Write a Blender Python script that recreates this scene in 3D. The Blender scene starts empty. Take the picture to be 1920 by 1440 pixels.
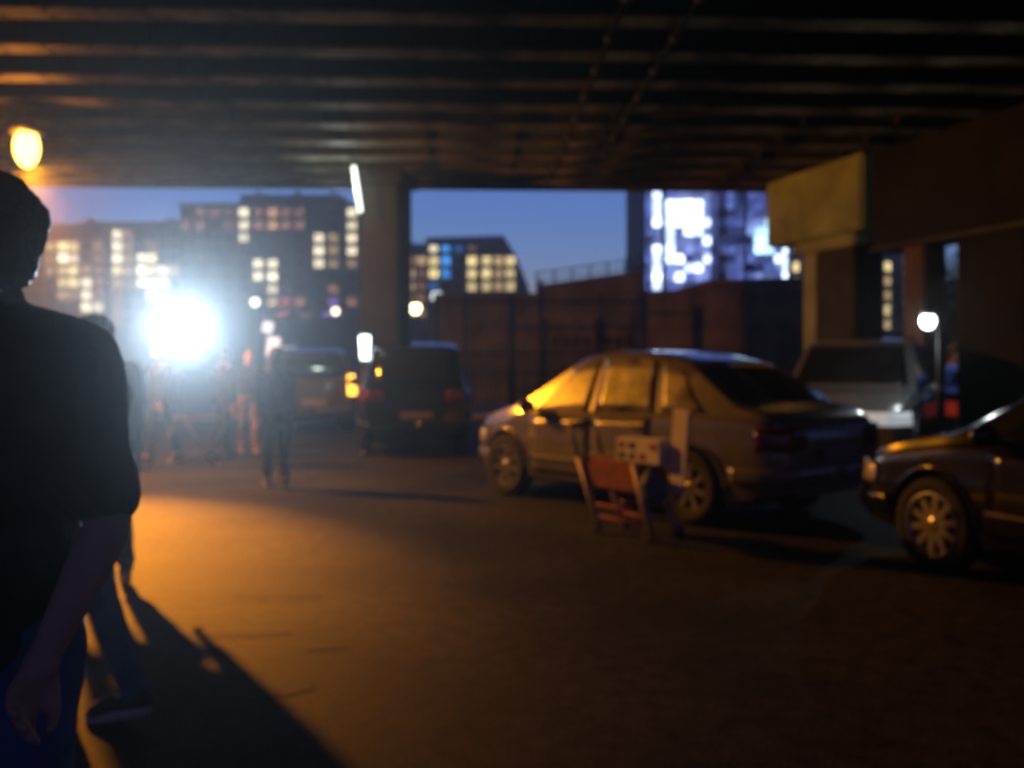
import bpy, bmesh, math, random
import numpy as np
from mathutils import Vector, Matrix, Euler
random.seed(7)
R = math.radians
SC = bpy.context.scene
COL = SC.collection
F, CAM_H, HZ = 1800.0, 1.42, 685.0      # focal length and horizon in photograph pixels, eye height in metres

# ------------------------------------------------------------------ camera, sky, exposure
cam = bpy.data.cameras.new('camera')
cam.sensor_width = 36; cam.lens = F / 1920 * 36
cam.shift_y = (HZ - 720) / 1920
cam.clip_start = 0.05; cam.clip_end = 2000
cam.dof.use_dof = True
cam.dof.focus_distance = 0.9
cam.dof.aperture_fstop = 4.4
camo = bpy.data.objects.new('camera', cam); COL.objects.link(camo)
camo.location = (0, 0, CAM_H); camo.rotation_euler = (R(90), 0, 0)
SC.camera = camo

W = bpy.data.worlds.new('World'); SC.world = W; W.use_nodes = True
wn = W.node_tree; wn.nodes.clear()
sky = wn.nodes.new('ShaderNodeTexSky'); sky.sky_type = 'NISHITA'; sky.sun_disc = False
sky.sun_elevation = R(-2.0); sky.sun_rotation = R(0); sky.air_density = 1.0; sky.dust_density = .5; sky.ozone_density = 4.0
bg = wn.nodes.new('ShaderNodeBackground'); bg.inputs['Strength'].default_value = 0.098
wo = wn.nodes.new('ShaderNodeOutputWorld')
wn.links.new(sky.outputs[0], bg.inputs[0]); wn.links.new(bg.outputs[0], wo.inputs[0])

SC.view_settings.view_transform = 'Standard'; SC.view_settings.look = 'None'
SC.view_settings.gamma = 1; SC.view_settings.use_curve_mapping = False
EXPO = 3.75
SC.view_settings.exposure = EXPO
KE = 2.0 ** -EXPO          # lamp and lamp-lens strengths below are given as the picture shows them
SC.cycles.use_denoising = True
SC.cycles.max_bounces = 6; SC.cycles.volume_bounces = 0
SC.cycles.sample_clamp_indirect = 4.0

# ------------------------------------------------------------------ helpers
def P(u, v, Y):
    return Vector(((u - 960) / F * Y, Y, CAM_H + (HZ - v) / F * Y))

def G(u, v):
    Y = CAM_H * F / (v - HZ)
    return Vector(((u - 960) / F * Y, Y, 0))

def tag(o, label=None, cat=None, group=None, kind=None):
    if label: o['label'] = label
    if cat: o['category'] = cat
    if group: o['group'] = group
    if kind: o['kind'] = kind
    return o

def empty(name, loc=(0, 0, 0), rz=0.0):
    o = bpy.data.objects.new(name, None); COL.objects.link(o)
    o.location = loc; o.rotation_euler = (0, 0, rz); o.empty_display_size = .2
    return o

def link(name, me, mat=None, parent=None, loc=None, rz=None):
    o = bpy.data.objects.new(name, me); COL.objects.link(o)
    if mat is not None and not me.materials: me.materials.append(mat)
    if parent is not None: o.parent = parent
    if loc is not None: o.location = loc
    if rz is not None: o.rotation_euler = (0, 0, rz)
    return o

class MB:
    """collects shapes into one mesh"""
    def __init__(s): s.v = []; s.f = []
    def add(s, vs, fs):
        n = len(s.v); s.v += [tuple(v) for v in vs]; s.f += [tuple(i + n for i in f) for f in fs]; return s
    def box(s, x0, x1, y0, y1, z0, z1, M=None):
        vs = [Vector((x, y, z)) for z in (z0, z1) for y in (y0, y1) for x in (x0, x1)]
        if M is not None: vs = [M @ v for v in vs]
        return s.add(vs, [(0, 2, 3, 1), (4, 5, 7, 6), (0, 1, 5, 4), (2, 6, 7, 3), (0, 4, 6, 2), (1, 3, 7, 5)])
    def cbox(s, c, d, M=None):
        h = [k / 2 for k in d]
        return s.box(c[0] - h[0], c[0] + h[0], c[1] - h[1], c[1] + h[1], c[2] - h[2], c[2] + h[2], M)
    def tube(s, a, b, ra, rb=None, n=12, caps=True):
        rb = ra if rb is None else rb
        a = Vector(a); b = Vector(b); d = (b - a)
        if d.length < 1e-6: return s
        q = d.to_track_quat('Z', 'Y').to_matrix()
        vs = []
        for p, r in ((a, ra), (b, rb)):
            for i in range(n):
                t = 2 * math.pi * i / n
                vs.append(p + q @ Vector((r * math.cos(t), r * math.sin(t), 0)))
        fs = [(i, (i + 1) % n, n + (i + 1) % n, n + i) for i in range(n)]
        if caps: fs += [tuple(range(n - 1, -1, -1)), tuple(range(n, 2 * n))]
        return s.add(vs, fs)
    def sph(s, c, r, rot=None, nu=14, nv=9):
        c = Vector(c); r = (r, r, r) if isinstance(r, (int, float)) else r
        M = Euler(rot).to_matrix() if rot else Matrix.Identity(3)
        vs = [c + M @ Vector((0, 0, -r[2]))]
        for j in range(1, nv):
            ph = -math.pi / 2 + math.pi * j / nv
            for i in range(nu):
                t = 2 * math.pi * i / nu
                vs.append(c + M @ Vector((r[0] * math.cos(ph) * math.cos(t), r[1] * math.cos(ph) * math.sin(t), r[2] * math.sin(ph))))
        vs.append(c + M @ Vector((0, 0, r[2])))
        fs = [(0, 1 + (i + 1) % nu, 1 + i) for i in range(nu)]
        for j in range(nv - 2):
            o = 1 + j * nu
            fs += [(o + i, o + (i + 1) % nu, o + nu + (i + 1) % nu, o + nu + i) for i in range(nu)]
        o = 1 + (nv - 2) * nu; L = len(vs) - 1
        fs += [(o + i, o + (i + 1) % nu, L) for i in range(nu)]
        return s.add(vs, fs)
    def cap(s, a, b, ra, rb):
        a = Vector(a); b = Vector(b)
        s.sph(a, ra, nu=12, nv=8); s.sph(b, rb, nu=12, nv=8); s.tube(a, b, ra, rb, 12)
        return s
    def chain(s, pts):
        for (a, ra), (b, rb) in zip(pts, pts[1:]): s.cap(a, b, ra, rb)
        return s
    def lathe(s, prof, axis='Y', n=28, c=(0, 0, 0)):
        # prof: list of (radius, height along axis)
        vs = []
        for r, h in prof:
            for i in range(n):
                t = 2 * math.pi * i / n
                p = (r * math.cos(t), h, r * math.sin(t)) if axis == 'Y' else (r * math.cos(t), r * math.sin(t), h)
                vs.append((p[0] + c[0], p[1] + c[1], p[2] + c[2]))
        fs = []
        for j in range(len(prof) - 1):
            fs += [(j * n + i, j * n + (i + 1) % n, (j + 1) * n + (i + 1) % n, (j + 1) * n + i) for i in range(n)]
        return s.add(vs, fs)
    def mesh(s, name, smooth=False):
        me = bpy.data.meshes.new(name); me.from_pydata(s.v, [], s.f); me.update()
        bm = bmesh.new(); bm.from_mesh(me); bmesh.ops.recalc_face_normals(bm, faces=bm.faces); bm.to_mesh(me); bm.free()
        if smooth: me.shade_smooth()
        return me
    def build(s, name, mat, parent=None, smooth=False, loc=None, rz=None):
        return link(name, s.mesh(name, smooth), mat, parent, loc, rz)

def bevel(o, w=.02, seg=2):
    bm = bmesh.new(); bm.from_mesh(o.data)
    bmesh.ops.bevel(bm, geom=[e for e in bm.edges], offset=w, segments=seg, affect='EDGES', clamp_overlap=True)
    bm.to_mesh(o.data); bm.free(); return o

def mod_mesh(me, name, mods):
    """run modifiers on a mesh and return the result as a plain mesh"""
    t = bpy.data.objects.new('temporary', me); COL.objects.link(t)
    extra = []
    for kind, kw in mods:
        m = t.modifiers.new(kind, kind)
        for k, v in kw.items(): setattr(m, k, v)
    dg = bpy.context.evaluated_depsgraph_get(); dg.update()
    out = bpy.data.meshes.new_from_object(t.evaluated_get(dg)); out.name = name
    bpy.data.objects.remove(t)
    return out

# ------------------------------------------------------------------ materials
def mat(name, col, rough=.6, metal=0.0, var=0.0, scale=6.0, col2=None, bump=0.0, bscale=40., coat=0.0, spec=.5, emit=None, es=0.0, rvar=0.0):
    m = bpy.data.materials.new(name); m.use_nodes = True
    nt = m.node_tree; b = nt.nodes['Principled BSDF']
    b.inputs['Base Color'].default_value = (*col, 1); b.inputs['Roughness'].default_value = rough
    b.inputs['Metallic'].default_value = metal; b.inputs['Specular IOR Level'].default_value = spec
    b.inputs['Coat Weight'].default_value = coat; b.inputs['Coat Roughness'].default_value = .06
    tc = nt.nodes.new('ShaderNodeTexCoord')
    if col2 is not None or var or rvar:
        n = nt.nodes.new('ShaderNodeTexNoise'); n.inputs['Scale'].default_value = scale; n.inputs['Detail'].default_value = 6
        nt.links.new(tc.outputs['Object'], n.inputs['Vector'])
        if col2 is not None or var:
            c2 = col2 if col2 is not None else tuple(c * (1 - var) for c in col)
            r = nt.nodes.new('ShaderNodeValToRGB')
            r.color_ramp.elements[0].position = .38; r.color_ramp.elements[1].position = .64
            r.color_ramp.elements[0].color = (*c2, 1); r.color_ramp.elements[1].color = (*col, 1)
            nt.links.new(n.outputs['Fac'], r.inputs['Fac']); nt.links.new(r.outputs['Color'], b.inputs['Base Color'])
        if rvar:
            mr = nt.nodes.new('ShaderNodeMapRange')
            mr.inputs['To Min'].default_value = rough - rvar; mr.inputs['To Max'].default_value = rough + rvar
            nt.links.new(n.outputs['Fac'], mr.inputs['Value']); nt.links.new(mr.outputs['Result'], b.inputs['Roughness'])
    if bump:
        n2 = nt.nodes.new('ShaderNodeTexNoise'); n2.inputs['Scale'].default_value = bscale; n2.inputs['Detail'].default_value = 4
        nt.links.new(tc.outputs['Object'], n2.inputs['Vector'])
        bp = nt.nodes.new('ShaderNodeBump'); bp.inputs['Strength'].default_value = bump; bp.inputs['Distance'].default_value = .02
        nt.links.new(n2.outputs['Fac'], bp.inputs['Height']); nt.links.new(bp.outputs['Normal'], b.inputs['Normal'])
    if emit is not None:
        b.inputs['Emission Color'].default_value = (*emit, 1); b.inputs['Emission Strength'].default_value = es * KE
        m.cycles.emission_sampling = 'NONE'
    return m

def lit(name, col, s, var=.35, scale=.9):
    """a lit window: curtains and furniture behind it make it uneven"""
    m = bpy.data.materials.new(name); m.use_nodes = True
    nt = m.node_tree; b = nt.nodes['Principled BSDF']
    b.inputs['Base Color'].default_value = (.05, .05, .05, 1); b.inputs['Roughness'].default_value = .2
    tc = nt.nodes.new('ShaderNodeTexCoord'); oi = nt.nodes.new('ShaderNodeObjectInfo')
    ad = nt.nodes.new('ShaderNodeVectorMath'); ad.operation = 'ADD'
    sc = nt.nodes.new('ShaderNodeVectorMath'); sc.operation = 'SCALE'; sc.inputs['Scale'].default_value = 40
    cx = nt.nodes.new('ShaderNodeCombineXYZ')
    nt.links.new(oi.outputs['Random'], cx.inputs['X']); nt.links.new(cx.outputs[0], sc.inputs[0])
    nt.links.new(tc.outputs['Object'], ad.inputs[0]); nt.links.new(sc.outputs[0], ad.inputs[1])
    n = nt.nodes.new('ShaderNodeTexNoise'); n.inputs['Scale'].default_value = scale; n.inputs['Detail'].default_value = 3
    nt.links.new(ad.outputs[0], n.inputs['Vector'])
    vr = nt.nodes.new('ShaderNodeMath'); vr.operation = 'MULTIPLY_ADD'; vr.inputs[1].default_value = .75; vr.inputs[2].default_value = .55
    nt.links.new(oi.outputs['Random'], vr.inputs[0])
    ml = nt.nodes.new('ShaderNodeMath'); ml.operation = 'MULTIPLY'; nt.links.new(vr.outputs[0], ml.inputs[1])
    mr = nt.nodes.new('ShaderNodeMapRange'); mr.inputs['From Min'].default_value = .3; mr.inputs['From Max'].default_value = .7
    mr.inputs['To Min'].default_value = s * KE * 1.5 * (1 - var); mr.inputs['To Max'].default_value = s * KE * 1.5 * (1 + var)
    nt.links.new(n.outputs['Fac'], mr.inputs['Value'])
    b.inputs['Emission Color'].default_value = (*col, 1)
    nt.links.new(mr.outputs['Result'], ml.inputs[0]); nt.links.new(ml.outputs[0], b.inputs['Emission Strength'])
    m.cycles.emission_sampling = 'NONE'
    return m

M = {}
def asphalt():
    m = bpy.data.materials.new('asphalt'); m.use_nodes = True
    nt = m.node_tree; b = nt.nodes['Principled BSDF']; tc = nt.nodes.new('ShaderNodeTexCoord')
    def noise(s, d=5):
        n = nt.nodes.new('ShaderNodeTexNoise'); n.inputs['Scale'].default_value = s; n.inputs['Detail'].default_value = d
        nt.links.new(tc.outputs['Object'], n.inputs['Vector']); return n
    def ramp(src, a, ca, c, cc):
        r = nt.nodes.new('ShaderNodeValToRGB'); e = r.color_ramp.elements
        e[0].position = a; e[0].color = (*ca, 1); e[1].position = c; e[1].color = (*cc, 1)
        nt.links.new(src, r.inputs['Fac']); return r
    fine = noise(55, 4); mid = noise(9, 8); big = noise(.7, 5)
    r1 = ramp(fine.outputs['Fac'], .35, (.014, .0132, .0128), .7, (.06, .0575, .0545))
    r2 = ramp(mid.outputs['Fac'], .34, (.4, .4, .4), .6, (1.1, 1.1, 1.1))
    r3 = ramp(big.outputs['Fac'], .38, (.55, .55, .55), .56, (1.1, 1.1, 1.1))
    a = nt.nodes.new('ShaderNodeMixRGB'); a.blend_type = 'MULTIPLY'; a.inputs[0].default_value = 1
    c = nt.nodes.new('ShaderNodeMixRGB'); c.blend_type = 'MULTIPLY'; c.inputs[0].default_value = 1
    nt.links.new(r1.outputs[0], a.inputs[1]); nt.links.new(r2.outputs[0], a.inputs[2])
    nt.links.new(a.outputs[0], c.inputs[1]); nt.links.new(r3.outputs[0], c.inputs[2])
    nt.links.new(c.outputs[0], b.inputs['Base Color'])
    mr = nt.nodes.new('ShaderNodeMapRange'); mr.inputs['To Min'].default_value = .72; mr.inputs['To Max'].default_value = .9
    nt.links.new(mid.outputs['Fac'], mr.inputs['Value']); nt.links.new(mr.outputs[0], b.inputs['Roughness'])
    b.inputs['Specular IOR Level'].default_value = .12
    bp = nt.nodes.new('ShaderNodeBump'); bp.inputs['Strength'].default_value = .5; bp.inputs['Distance'].default_value = .012
    nt.links.new(fine.outputs['Fac'], bp.inputs['Height']); nt.links.new(bp.outputs[0], b.inputs['Normal'])
    return m
M['asphalt'] = asphalt()
M['paving'] = mat('paving', (.16, .15, .14), .75, var=.4, scale=3, bump=.3)
M['kerb'] = mat('kerb stone', (.22, .21, .2), .7, var=.4, scale=5, bump=.2)
M['girder'] = mat('painted girder steel', (.045, .045, .034), .6, spec=.25, col2=(.03, .024, .016), scale=2.2, bump=.3, bscale=12, rvar=.15)
M['flange'] = mat('flange with worn paint', (.22, .21, .15), .65, spec=.25, col2=(.03, .026, .018), scale=1.3, bump=.3, bscale=20)
M['deckbot'] = mat('sooty deck underside', (.045, .043, .038), .9, spec=.12, var=.5, scale=1.5, bump=.3, bscale=8)
M['concrete'] = mat('stained concrete', (.3, .36, .25), .85, col2=(.17, .21, .14), scale=1.1, bump=.25, bscale=25)
M['darkconc'] = mat('sooty concrete', (.035, .033, .03), .85, var=.5, scale=1.4, bump=.25, bscale=25)
M['blacksteel'] = mat('black painted steel', (.016, .0155, .015), .8, spec=.12, var=.4, scale=1.4, bump=.25, bscale=25)
M['rustconc'] = mat('rusty brown column paint', (.09, .045, .025), .7, var=.5, scale=2, bump=.2)
M['brick'] = mat('soot stained brick', (.24, .19, .085), .85, col2=(.12, .09, .04), scale=1.2, bump=.4, bscale=14)
M['coping'] = mat('coping stone', (.25, .2, .17), .8, var=.4, scale=2, bump=.2)
M['ironblk'] = mat('black ironwork', (.015, .015, .016), .5, var=.4, scale=8)
M['steelgrey'] = mat('galvanised steel', (.3, .31, .32), .45, .8, var=.3, scale=9)
M['bldgA'] = mat('slate blue render', (.075, .078, .10), .8, var=.3, scale=.25)
M['bldgB'] = mat('grey brown render', (.10, .09, .10), .8, var=.3, scale=.25)
M['bldgC'] = mat('dark roof slate', (.06, .065, .09), .75, var=.3, scale=.3)
M['wframe'] = mat('window frame paint', (.14, .13, .13), .6, var=.2)
M['darkpane'] = mat('unlit glass', (.02, .025, .035), .12, var=.3, scale=1)
M['painted_reflection'] = mat('misted car glass', (.34, .32, .28), .3, spec=.6, col2=(.03, .03, .03), scale=3.2, bump=.08, bscale=5, rvar=.1)  # pale streaks painted in for orange reflections on the sedan's side windows
M['glass'] = mat('tinted car glass', (.012, .013, .015), .07, spec=.6, var=.3, scale=2, rvar=.04)
M['tyre'] = mat('tyre rubber', (.014, .014, .014), .85, var=.3, scale=20)
M['rim'] = mat('alloy wheel', (.42, .42, .43), .32, .85, var=.25, scale=7)
M['chrome'] = mat('chrome trim', (.6, .6, .6), .15, 1.0, var=.15, scale=9)
M['trim'] = mat('black car plastic', (.02, .02, .021), .55, var=.3, scale=12)
M['silver'] = mat('silver car paint', (.21, .205, .20), .26, .45, var=.12, scale=2.5, coat=1.0, rvar=.07)
M['blackcar'] = mat('black car paint', (.008, .008, .011), .16, .0, var=.2, scale=3, coat=.3)
M['greycar'] = mat('dark grey car paint', (.05, .052, .06), .3, .3, var=.2, scale=3, coat=.7)
M['orangecar'] = mat('bronze car paint', (.065, .05, .035), .3, .3, var=.2, scale=3, coat=.6)
M['palecar'] = mat('pale grey car paint', (.13, .135, .14), .35, .2, var=.15, scale=3, coat=.6)
M['lampglass'] = mat('clear lamp lens', (.75, .74, .7), .3, .5, var=.3, scale=18, spec=.8)
M['redlens'] = mat('red lamp lens', (.1, .005, .006), .12, var=.3, scale=14, spec=.7)
M['plate'] = mat('number plate', (.2, .19, .16), .45, var=.15, scale=10)
M['litorange'] = mat('lit indicator', (.5, .2, .02), .3, var=.1, emit=(1, .36, .02), es=6)
M['glinthead'] = mat('headlamp with painted glint', (.8, .8, .8), .3, var=.1, emit=(.85, .97, 1), es=.35)  # weak emission stands in for a glint reflected in the headlamp
M['litred'] = mat('lit tail lamp', (.3, .02, .02), .3, var=.1, emit=(1, .06, .03), es=.15)
M['skin'] = mat('skin', (.5, .29, .22), .55, var=.15, scale=14, bump=.05, bscale=60)
M['eye'] = mat('eye white', (.6, .58, .55), .25, var=.1)
M['hair'] = mat('dark brown hair', (.028, .018, .012), .6, var=.6, scale=45, bump=.6, bscale=70)
M['darkshirt'] = mat('bottle green shirt', (.02, .032, .034), .9, spec=.1, var=.35, scale=9, bump=.3, bscale=160)
M['darkcoat'] = mat('charcoal jacket', (.018, .019, .022), .85, spec=.1, var=.35, scale=7, bump=.3, bscale=130)
M['greycoat'] = mat('grey jacket', (.028, .03, .034), .85, spec=.1, var=.35, scale=7, bump=.3, bscale=130)
M['denim'] = mat('blue denim', (.08, .135, .27), .88, spec=.1, var=.4, scale=7, bump=.3, bscale=200)
M['darkdenim'] = mat('dark trousers', (.02, .024, .034), .9, spec=.1, var=.4, scale=7, bump=.3, bscale=200)
M['pink'] = mat('dusty pink trousers', (.16, .085, .065), .85, spec=.1, var=.3, scale=7, bump=.2)
M['shoe'] = mat('dark shoe', (.03, .03, .034), .6, var=.3, scale=14)
M['sole'] = mat('white rubber sole', (.62, .58, .56), .6, var=.2, scale=20)
M['whiteboard'] = mat('white card', (.68, .66, .68), .65, var=.12, scale=5)
M['maroon'] = mat('maroon canvas', (.3, .09, .07), .85, var=.35, scale=9, bump=.2)
M['bluebag'] = mat('blue bag', (.06, .10, .26), .6, var=.3, scale=8, bump=.4, bscale=22)
M['leaf'] = mat('leaves', (.045, .07, .025), .65, var=.5, scale=3)
M['bark'] = mat('bark', (.06, .045, .03), .9, var=.4, scale=9, bump=.5)
M['teal'] = mat('teal hoarding board', (.05, .16, .13), .7, var=.2, scale=3)
W_ = {
 'W': lit('bright cream window', (1, .86, .56), 1.25), 'Y': lit('yellow window', (1, .78, .34), .95),
 'y': lit('dim yellow window', (1, .68, .32), .38), 'O': lit('orange window', (1, .5, .22), .62),
 'o': lit('dim orange window', (1, .46, .26), .2), 'B': lit('blue window', (.06, .36, 1), .75),
 'b': lit('dim blue window', (.06, .3, 1), .22), 'r': lit('red lit window', (1, .12, .14), .3),
 'p': lit('violet lit window', (.4, .22, 1), .4), '.': M['darkpane'],
 '1': lit('dazzling white pane', (.52, .66, 1), 3.0, .6, .5), '2': lit('pale blue lit pane', (.30, .40, 1), .5, .7, .7),
 '3': lit('blue lit pane', (.2, .28, .95), .3, .7, .7), '4': lit('dim blue lit pane', (.16, .22, .8), .1, .7, .7),
 '5': lit('cyan white pane', (.4, .72, 1), 1.9, .6, .6)}

# ------------------------------------------------------------------ ground
def sheet(name, x0, x1, y0, y1, z, m, n=1):
    b = MB(); b.add([(x0, y0, z), (x1, y0, z), (x1, y1, z), (x0, y1, z)], [(0, 1, 2, 3)])
    return tag(b.build(name, m), kind='structure')
sheet('road', -155, 155, -60, 243, 0, M['asphalt'])
def pavement():
    b = MB(); b.box(-60, 40, 25.4, 31, .004, .12)
    o = tag(b.build('pavement', M['paving']), kind='structure')
    x = -22.0
    base = MB().cbox((0, 0, .066), (.9, .15, .13)).mesh('kerb_stone')
    while x < 16:
        k = link('kerb_stone', base, M['kerb'], o, (x, 25.32 + random.uniform(-.004, .004), random.uniform(-.003, .003))); x += .915
pavement()

def road_patch(u, v, w, d, seed, rz):
    rng = random.Random(seed); c = G(u, v); n = 16; vs = []
    for i in range(n):
        t = 2 * math.pi * i / n; k = rng.uniform(.7, 1.1)
        x, y = w * k * math.cos(t), d * k * math.sin(t)
        vs.append((x * math.cos(rz) - y * math.sin(rz), x * math.sin(rz) + y * math.cos(rz), 0))
    o = MB().add(vs, [tuple(range(n))]).build('road_patch', M['tar'], loc=(c.x, c.y, .004)); tag(o, kind='structure')
M['tar'] = mat('old tar patch', (.012, .012, .012), .8, spec=.15, var=.5, scale=18, bump=.5, bscale=60)
for a in ((540, 1292, .13, .1, 1, .4), (450, 1190, .24, .05, 2, .1), (610, 1215, .1, .06, 5, .2), (520, 1120, .3, .04, 6, .05)): road_patch(*a)

# ------------------------------------------------------------------ the bridge overhead
BR = R(2.4)
bridge = empty('railway_bridge', (0, 0, 0), BR)
tag(bridge, 'dark girder bridge spanning overhead across the whole street', 'bridge')
def bridge_build():
    x0, x1 = -26, 13
    ZB = 5.0
    d = MB(); d.box(x0, x1, -3.6, 19.25, 5.86, 6.5); d.build('deck', M['deckbot'], bridge)  # unseen near edge cut short so sky light reaches the near figures
    b = MB(); b.box(x0, x1, -.012, .012, ZB + .03, 5.855)
    b.box(x0, x1, -.13, .13, 5.82, 5.857)
    x = x0 + .6
    while x < x1:
        b.box(x - .006, x + .006, -.11, .11, ZB + .03, 5.82); x += 1.45
    web = b.mesh('beam')
    fl = MB(); fl.box(x0, x1, -.17, .17, ZB, ZB + .03)
    x = x0 + .2
    while x < x1:
        for yy in (-.11, .11):
            fl.box(x - .022, x + .022, yy - .022, yy + .022, ZB - .016, ZB)
        x += .5
    flm = fl.mesh('bottom_flange')
    ys = [19.0 - 1.13 * k for k in range(0, 20)]
    for y in ys:
        o = link('beam', web, M['girder'], bridge, (0, y, 0))
        link('bottom_flange', flm, M['flange'], o)
    f = MB(); f.box(x0, x1, 19.26, 19.34, 4.94, 6.9); f.build('fascia_girder', M['girder'], bridge)
    # jack arches between girders
    a = MB(); n = 6
    vs = []; fs = []
    for k in range(n + 1):
        t = k / n; y = -.55 + 1.1 * t; z = 5.5 + .28 * math.sin(math.pi * t)
        vs += [(x0, y, z), (x1, y, z)]
    for k in range(n): fs.append((2 * k, 2 * k + 1, 2 * k + 3, 2 * k + 2))
    a.add(vs, fs); am = a.mesh('jack_arch', True)
    for y in ys[:-1]: link('jack_arch', am, M['deckbot'], bridge, (0, y - .565, 0))
bridge_build()

def conduit(x, y0, y1, label, z=4.93):
    t = empty('conduit', (x, y0, z), BR)
    tag(t, label, 'conduit', 'pipes hung under the bridge')
    MB().tube((0, 0, 0), (0, y1 - y0, 0), .03, n=10).build('pipe', M['blacksteel'], t, True)
    c = MB().lathe([(.036, -.03), (.05, -.03), (.05, .03), (.036, .03)], 'Y', 12); c.box(-.012, .012, -.012, .012, .03, .075)
    cm = c.mesh('clamp')
    y = .5
    while y < y1 - y0: link('clamp', cm, M['steelgrey'], t, (0, y, 0)); y += 1.13
conduit(1.35, 3, 18.6, 'grey pipe clamped under the girders, the left one of two above the parked sedan')
conduit(2.05, 3, 18.6, 'grey pipe clamped under the girders, nearer the pale concrete pier')

# far column
def column():
    c0 = P(724, 700, 17.3)
    t = empty('bridge_column', (c0.x, 17.3, 0), R(-14))
    tag(t, 'tall dark square column under the far edge of the bridge', 'column')
    bevel(MB().cbox((0, 0, 2.31), (.72, .72, 4.62)).build('shaft', M['blacksteel'], t), .03)
    bevel(MB().cbox((0, 0, 4.745), (.95, .95, .25)).build('capital', M['blacksteel'], t), .03)
    bevel(MB().cbox((0, 0, .16), (.86, .86, .32)).build('plinth', M['blacksteel'], t), .03)
column()

# right hand pier row
def pier():
    A = Vector((5.42, 19.0, 0)); d = Vector((.3, -1, 0)).normalized()
    ang = math.atan2(d.y, d.x)
    def seg(name, s0, s1, w, z0, z1, m, par, bv=.03, off=0.0):
        o = MB().box(s0, s1, -w / 2 + off, w / 2 + off, z0, z1).build(name, m, par)
        return bevel(o, bv)
    t = empty('concrete_pier', A, ang)
    tag(t, 'pale concrete pier head with dark columns under the right side of the bridge', 'pier')
    seg('pier_cap', 0, 2.95, .9, 3.72, 5.0, M['concrete'], t, .05)
    seg('corbel', .7, 2.58, .66, 3.50, 3.718, M['concrete'], t, .05)
    seg('column', 1.45, 2.55, .6, 0, 3.498, M['darkconc'], t)
    seg('column', .95, 1.4, .5, 0, 3.498, M['concrete'], t)
    t2 = empty('steel_trestle', A + d * 2.97, ang)
    tag(t2, 'long dark girder on columns running along the right of the street', 'trestle')
    seg('girder', 0, 9.5, .5, 3.38, 4.99, M['blacksteel'], t2, .02)
    seg('bottom_plate', 0, 9.5, .66, 3.31, 3.378, M['girder'], t2, .01)
    c = seg('column', .72, 1.2, .45, 0, 3.308, M['rustconc'], t2); c['label'] = 'rusty brown column'
    seg('column', 1.98, 3.25, .6, 0, 3.308, M['blacksteel'], t2)
    seg('column', 3.75, 4.6, .6, 0, 3.308, M['blacksteel'], t2)
    seg('column', 6.3, 7.1, .6, 0, 3.308, M['blacksteel'], t2)
pier()

# ------------------------------------------------------------------ lamps
def glow(name, kind, power, col, loc, radius=.06, parent=None, target=None, size=None, blend=1.0):
    l = bpy.data.lights.new(name, kind); l.energy = power * KE; l.color = col; l.shadow_soft_size = radius
    o = bpy.data.objects.new(name, l); COL.objects.link(o)
    if kind == 'SPOT': l.spot_size = size; l.spot_blend = blend
    o.location = loc
    if target is not None:
        o.rotation_euler = (Vector(target) - Vector(loc)).to_track_quat('-Z', 'Y').to_euler()
    return o

SOD = P(50, 268, 12.85)
def sodium():
    t = empty('sodium_lamp', SOD)
    tag(t, 'glowing orange sodium lamp hung under the bridge at upper left', 'lamp')
    MB().tube((0, 0, .30), (0, 0, .60), .025).build('hanger', M['ironblk'], t, True)
    MB().lathe([(.001, .3), (.1, .3), (.19, .2), (.22, .12), (.21, .11), (.001, .12)], 'Z', 24).build('lamp_shade', M['steelgrey'], t, True)
    em = mat('burning sodium bulb', (.8, .5, .2), .4, var=.05, emit=(1, .56, .09), es=9)
    MB().sph((0, 0, -.06), (.16, .16, .27)).build('lamp_bowl', em, t, True)
    glow('sodium_spot', 'SPOT', 23000, (1, .31, .008), SOD + Vector((.12, -.15, -.32)), .1, target=(-4.0, 8.2, 0), size=R(42), blend=1)
    glow('sodium_spread', 'SPOT', 3500, (1, .33, .01), SOD + Vector((.06, -.06, -.30)), .1, target=(-4.9, 13.6, 0), size=R(166), blend=.25)
    glow('sodium_glow', 'POINT', 85, (1, .3, .01), SOD + Vector((.0, -.3, -.1)), .1)
sodium()

FL = P(340, 625, 13.2)
def floodlight():
    t = empty('floodlight', (FL.x, FL.y, 0), math.atan2(FL.y, FL.x) - R(90))
    tag(t, 'dazzling white floodlight on a tripod among the walkers', 'floodlight')
    z = FL.z
    em = mat('dazzling lamp lens', (.9, .9, .9), .3, var=.05, emit=(.85, .93, 1), es=12)
    MB().lathe([(.001, .12), (.16, .1), (.27, -.02), (.31, -.1), (.325, -.1), (.29, .0), (.17, .13), (.001, .15)], 'Y', 28, (0, 0, z)).build('housing', M['ironblk'], t, True)
    MB().lathe([(.001, -.075), (.2, -.085), (.3, -.09)], 'Y', 28, (0, 0, z)).build('lens', em, t, True)
    MB().tube((0, .05, .5), (0, .05, z - .33), .02).tube((-.34, .03, z), (-.34, .03, z - .33), .014).tube((.34, .03, z), (.34, .03, z - .33), .014).tube((-.34, .03, z - .33), (.34, .03, z - .33), .016).build('mast', M['ironblk'], t, True)
    for k in range(3):
        a = R(90 + 120 * k)
        MB().tube((0, .05, .75), (.5 * math.cos(a), .05 + .5 * math.sin(a), .015), .014).build('leg', M['ironblk'], t, True)
    pos = FL + Vector((.045, -.13, 0))
    glow('floodlight_beam', 'SPOT', 11000, (.6, .8, 1), pos, .12, target=(.1, 0, 2.1), size=R(22), blend=1)
floodlight()

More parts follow.
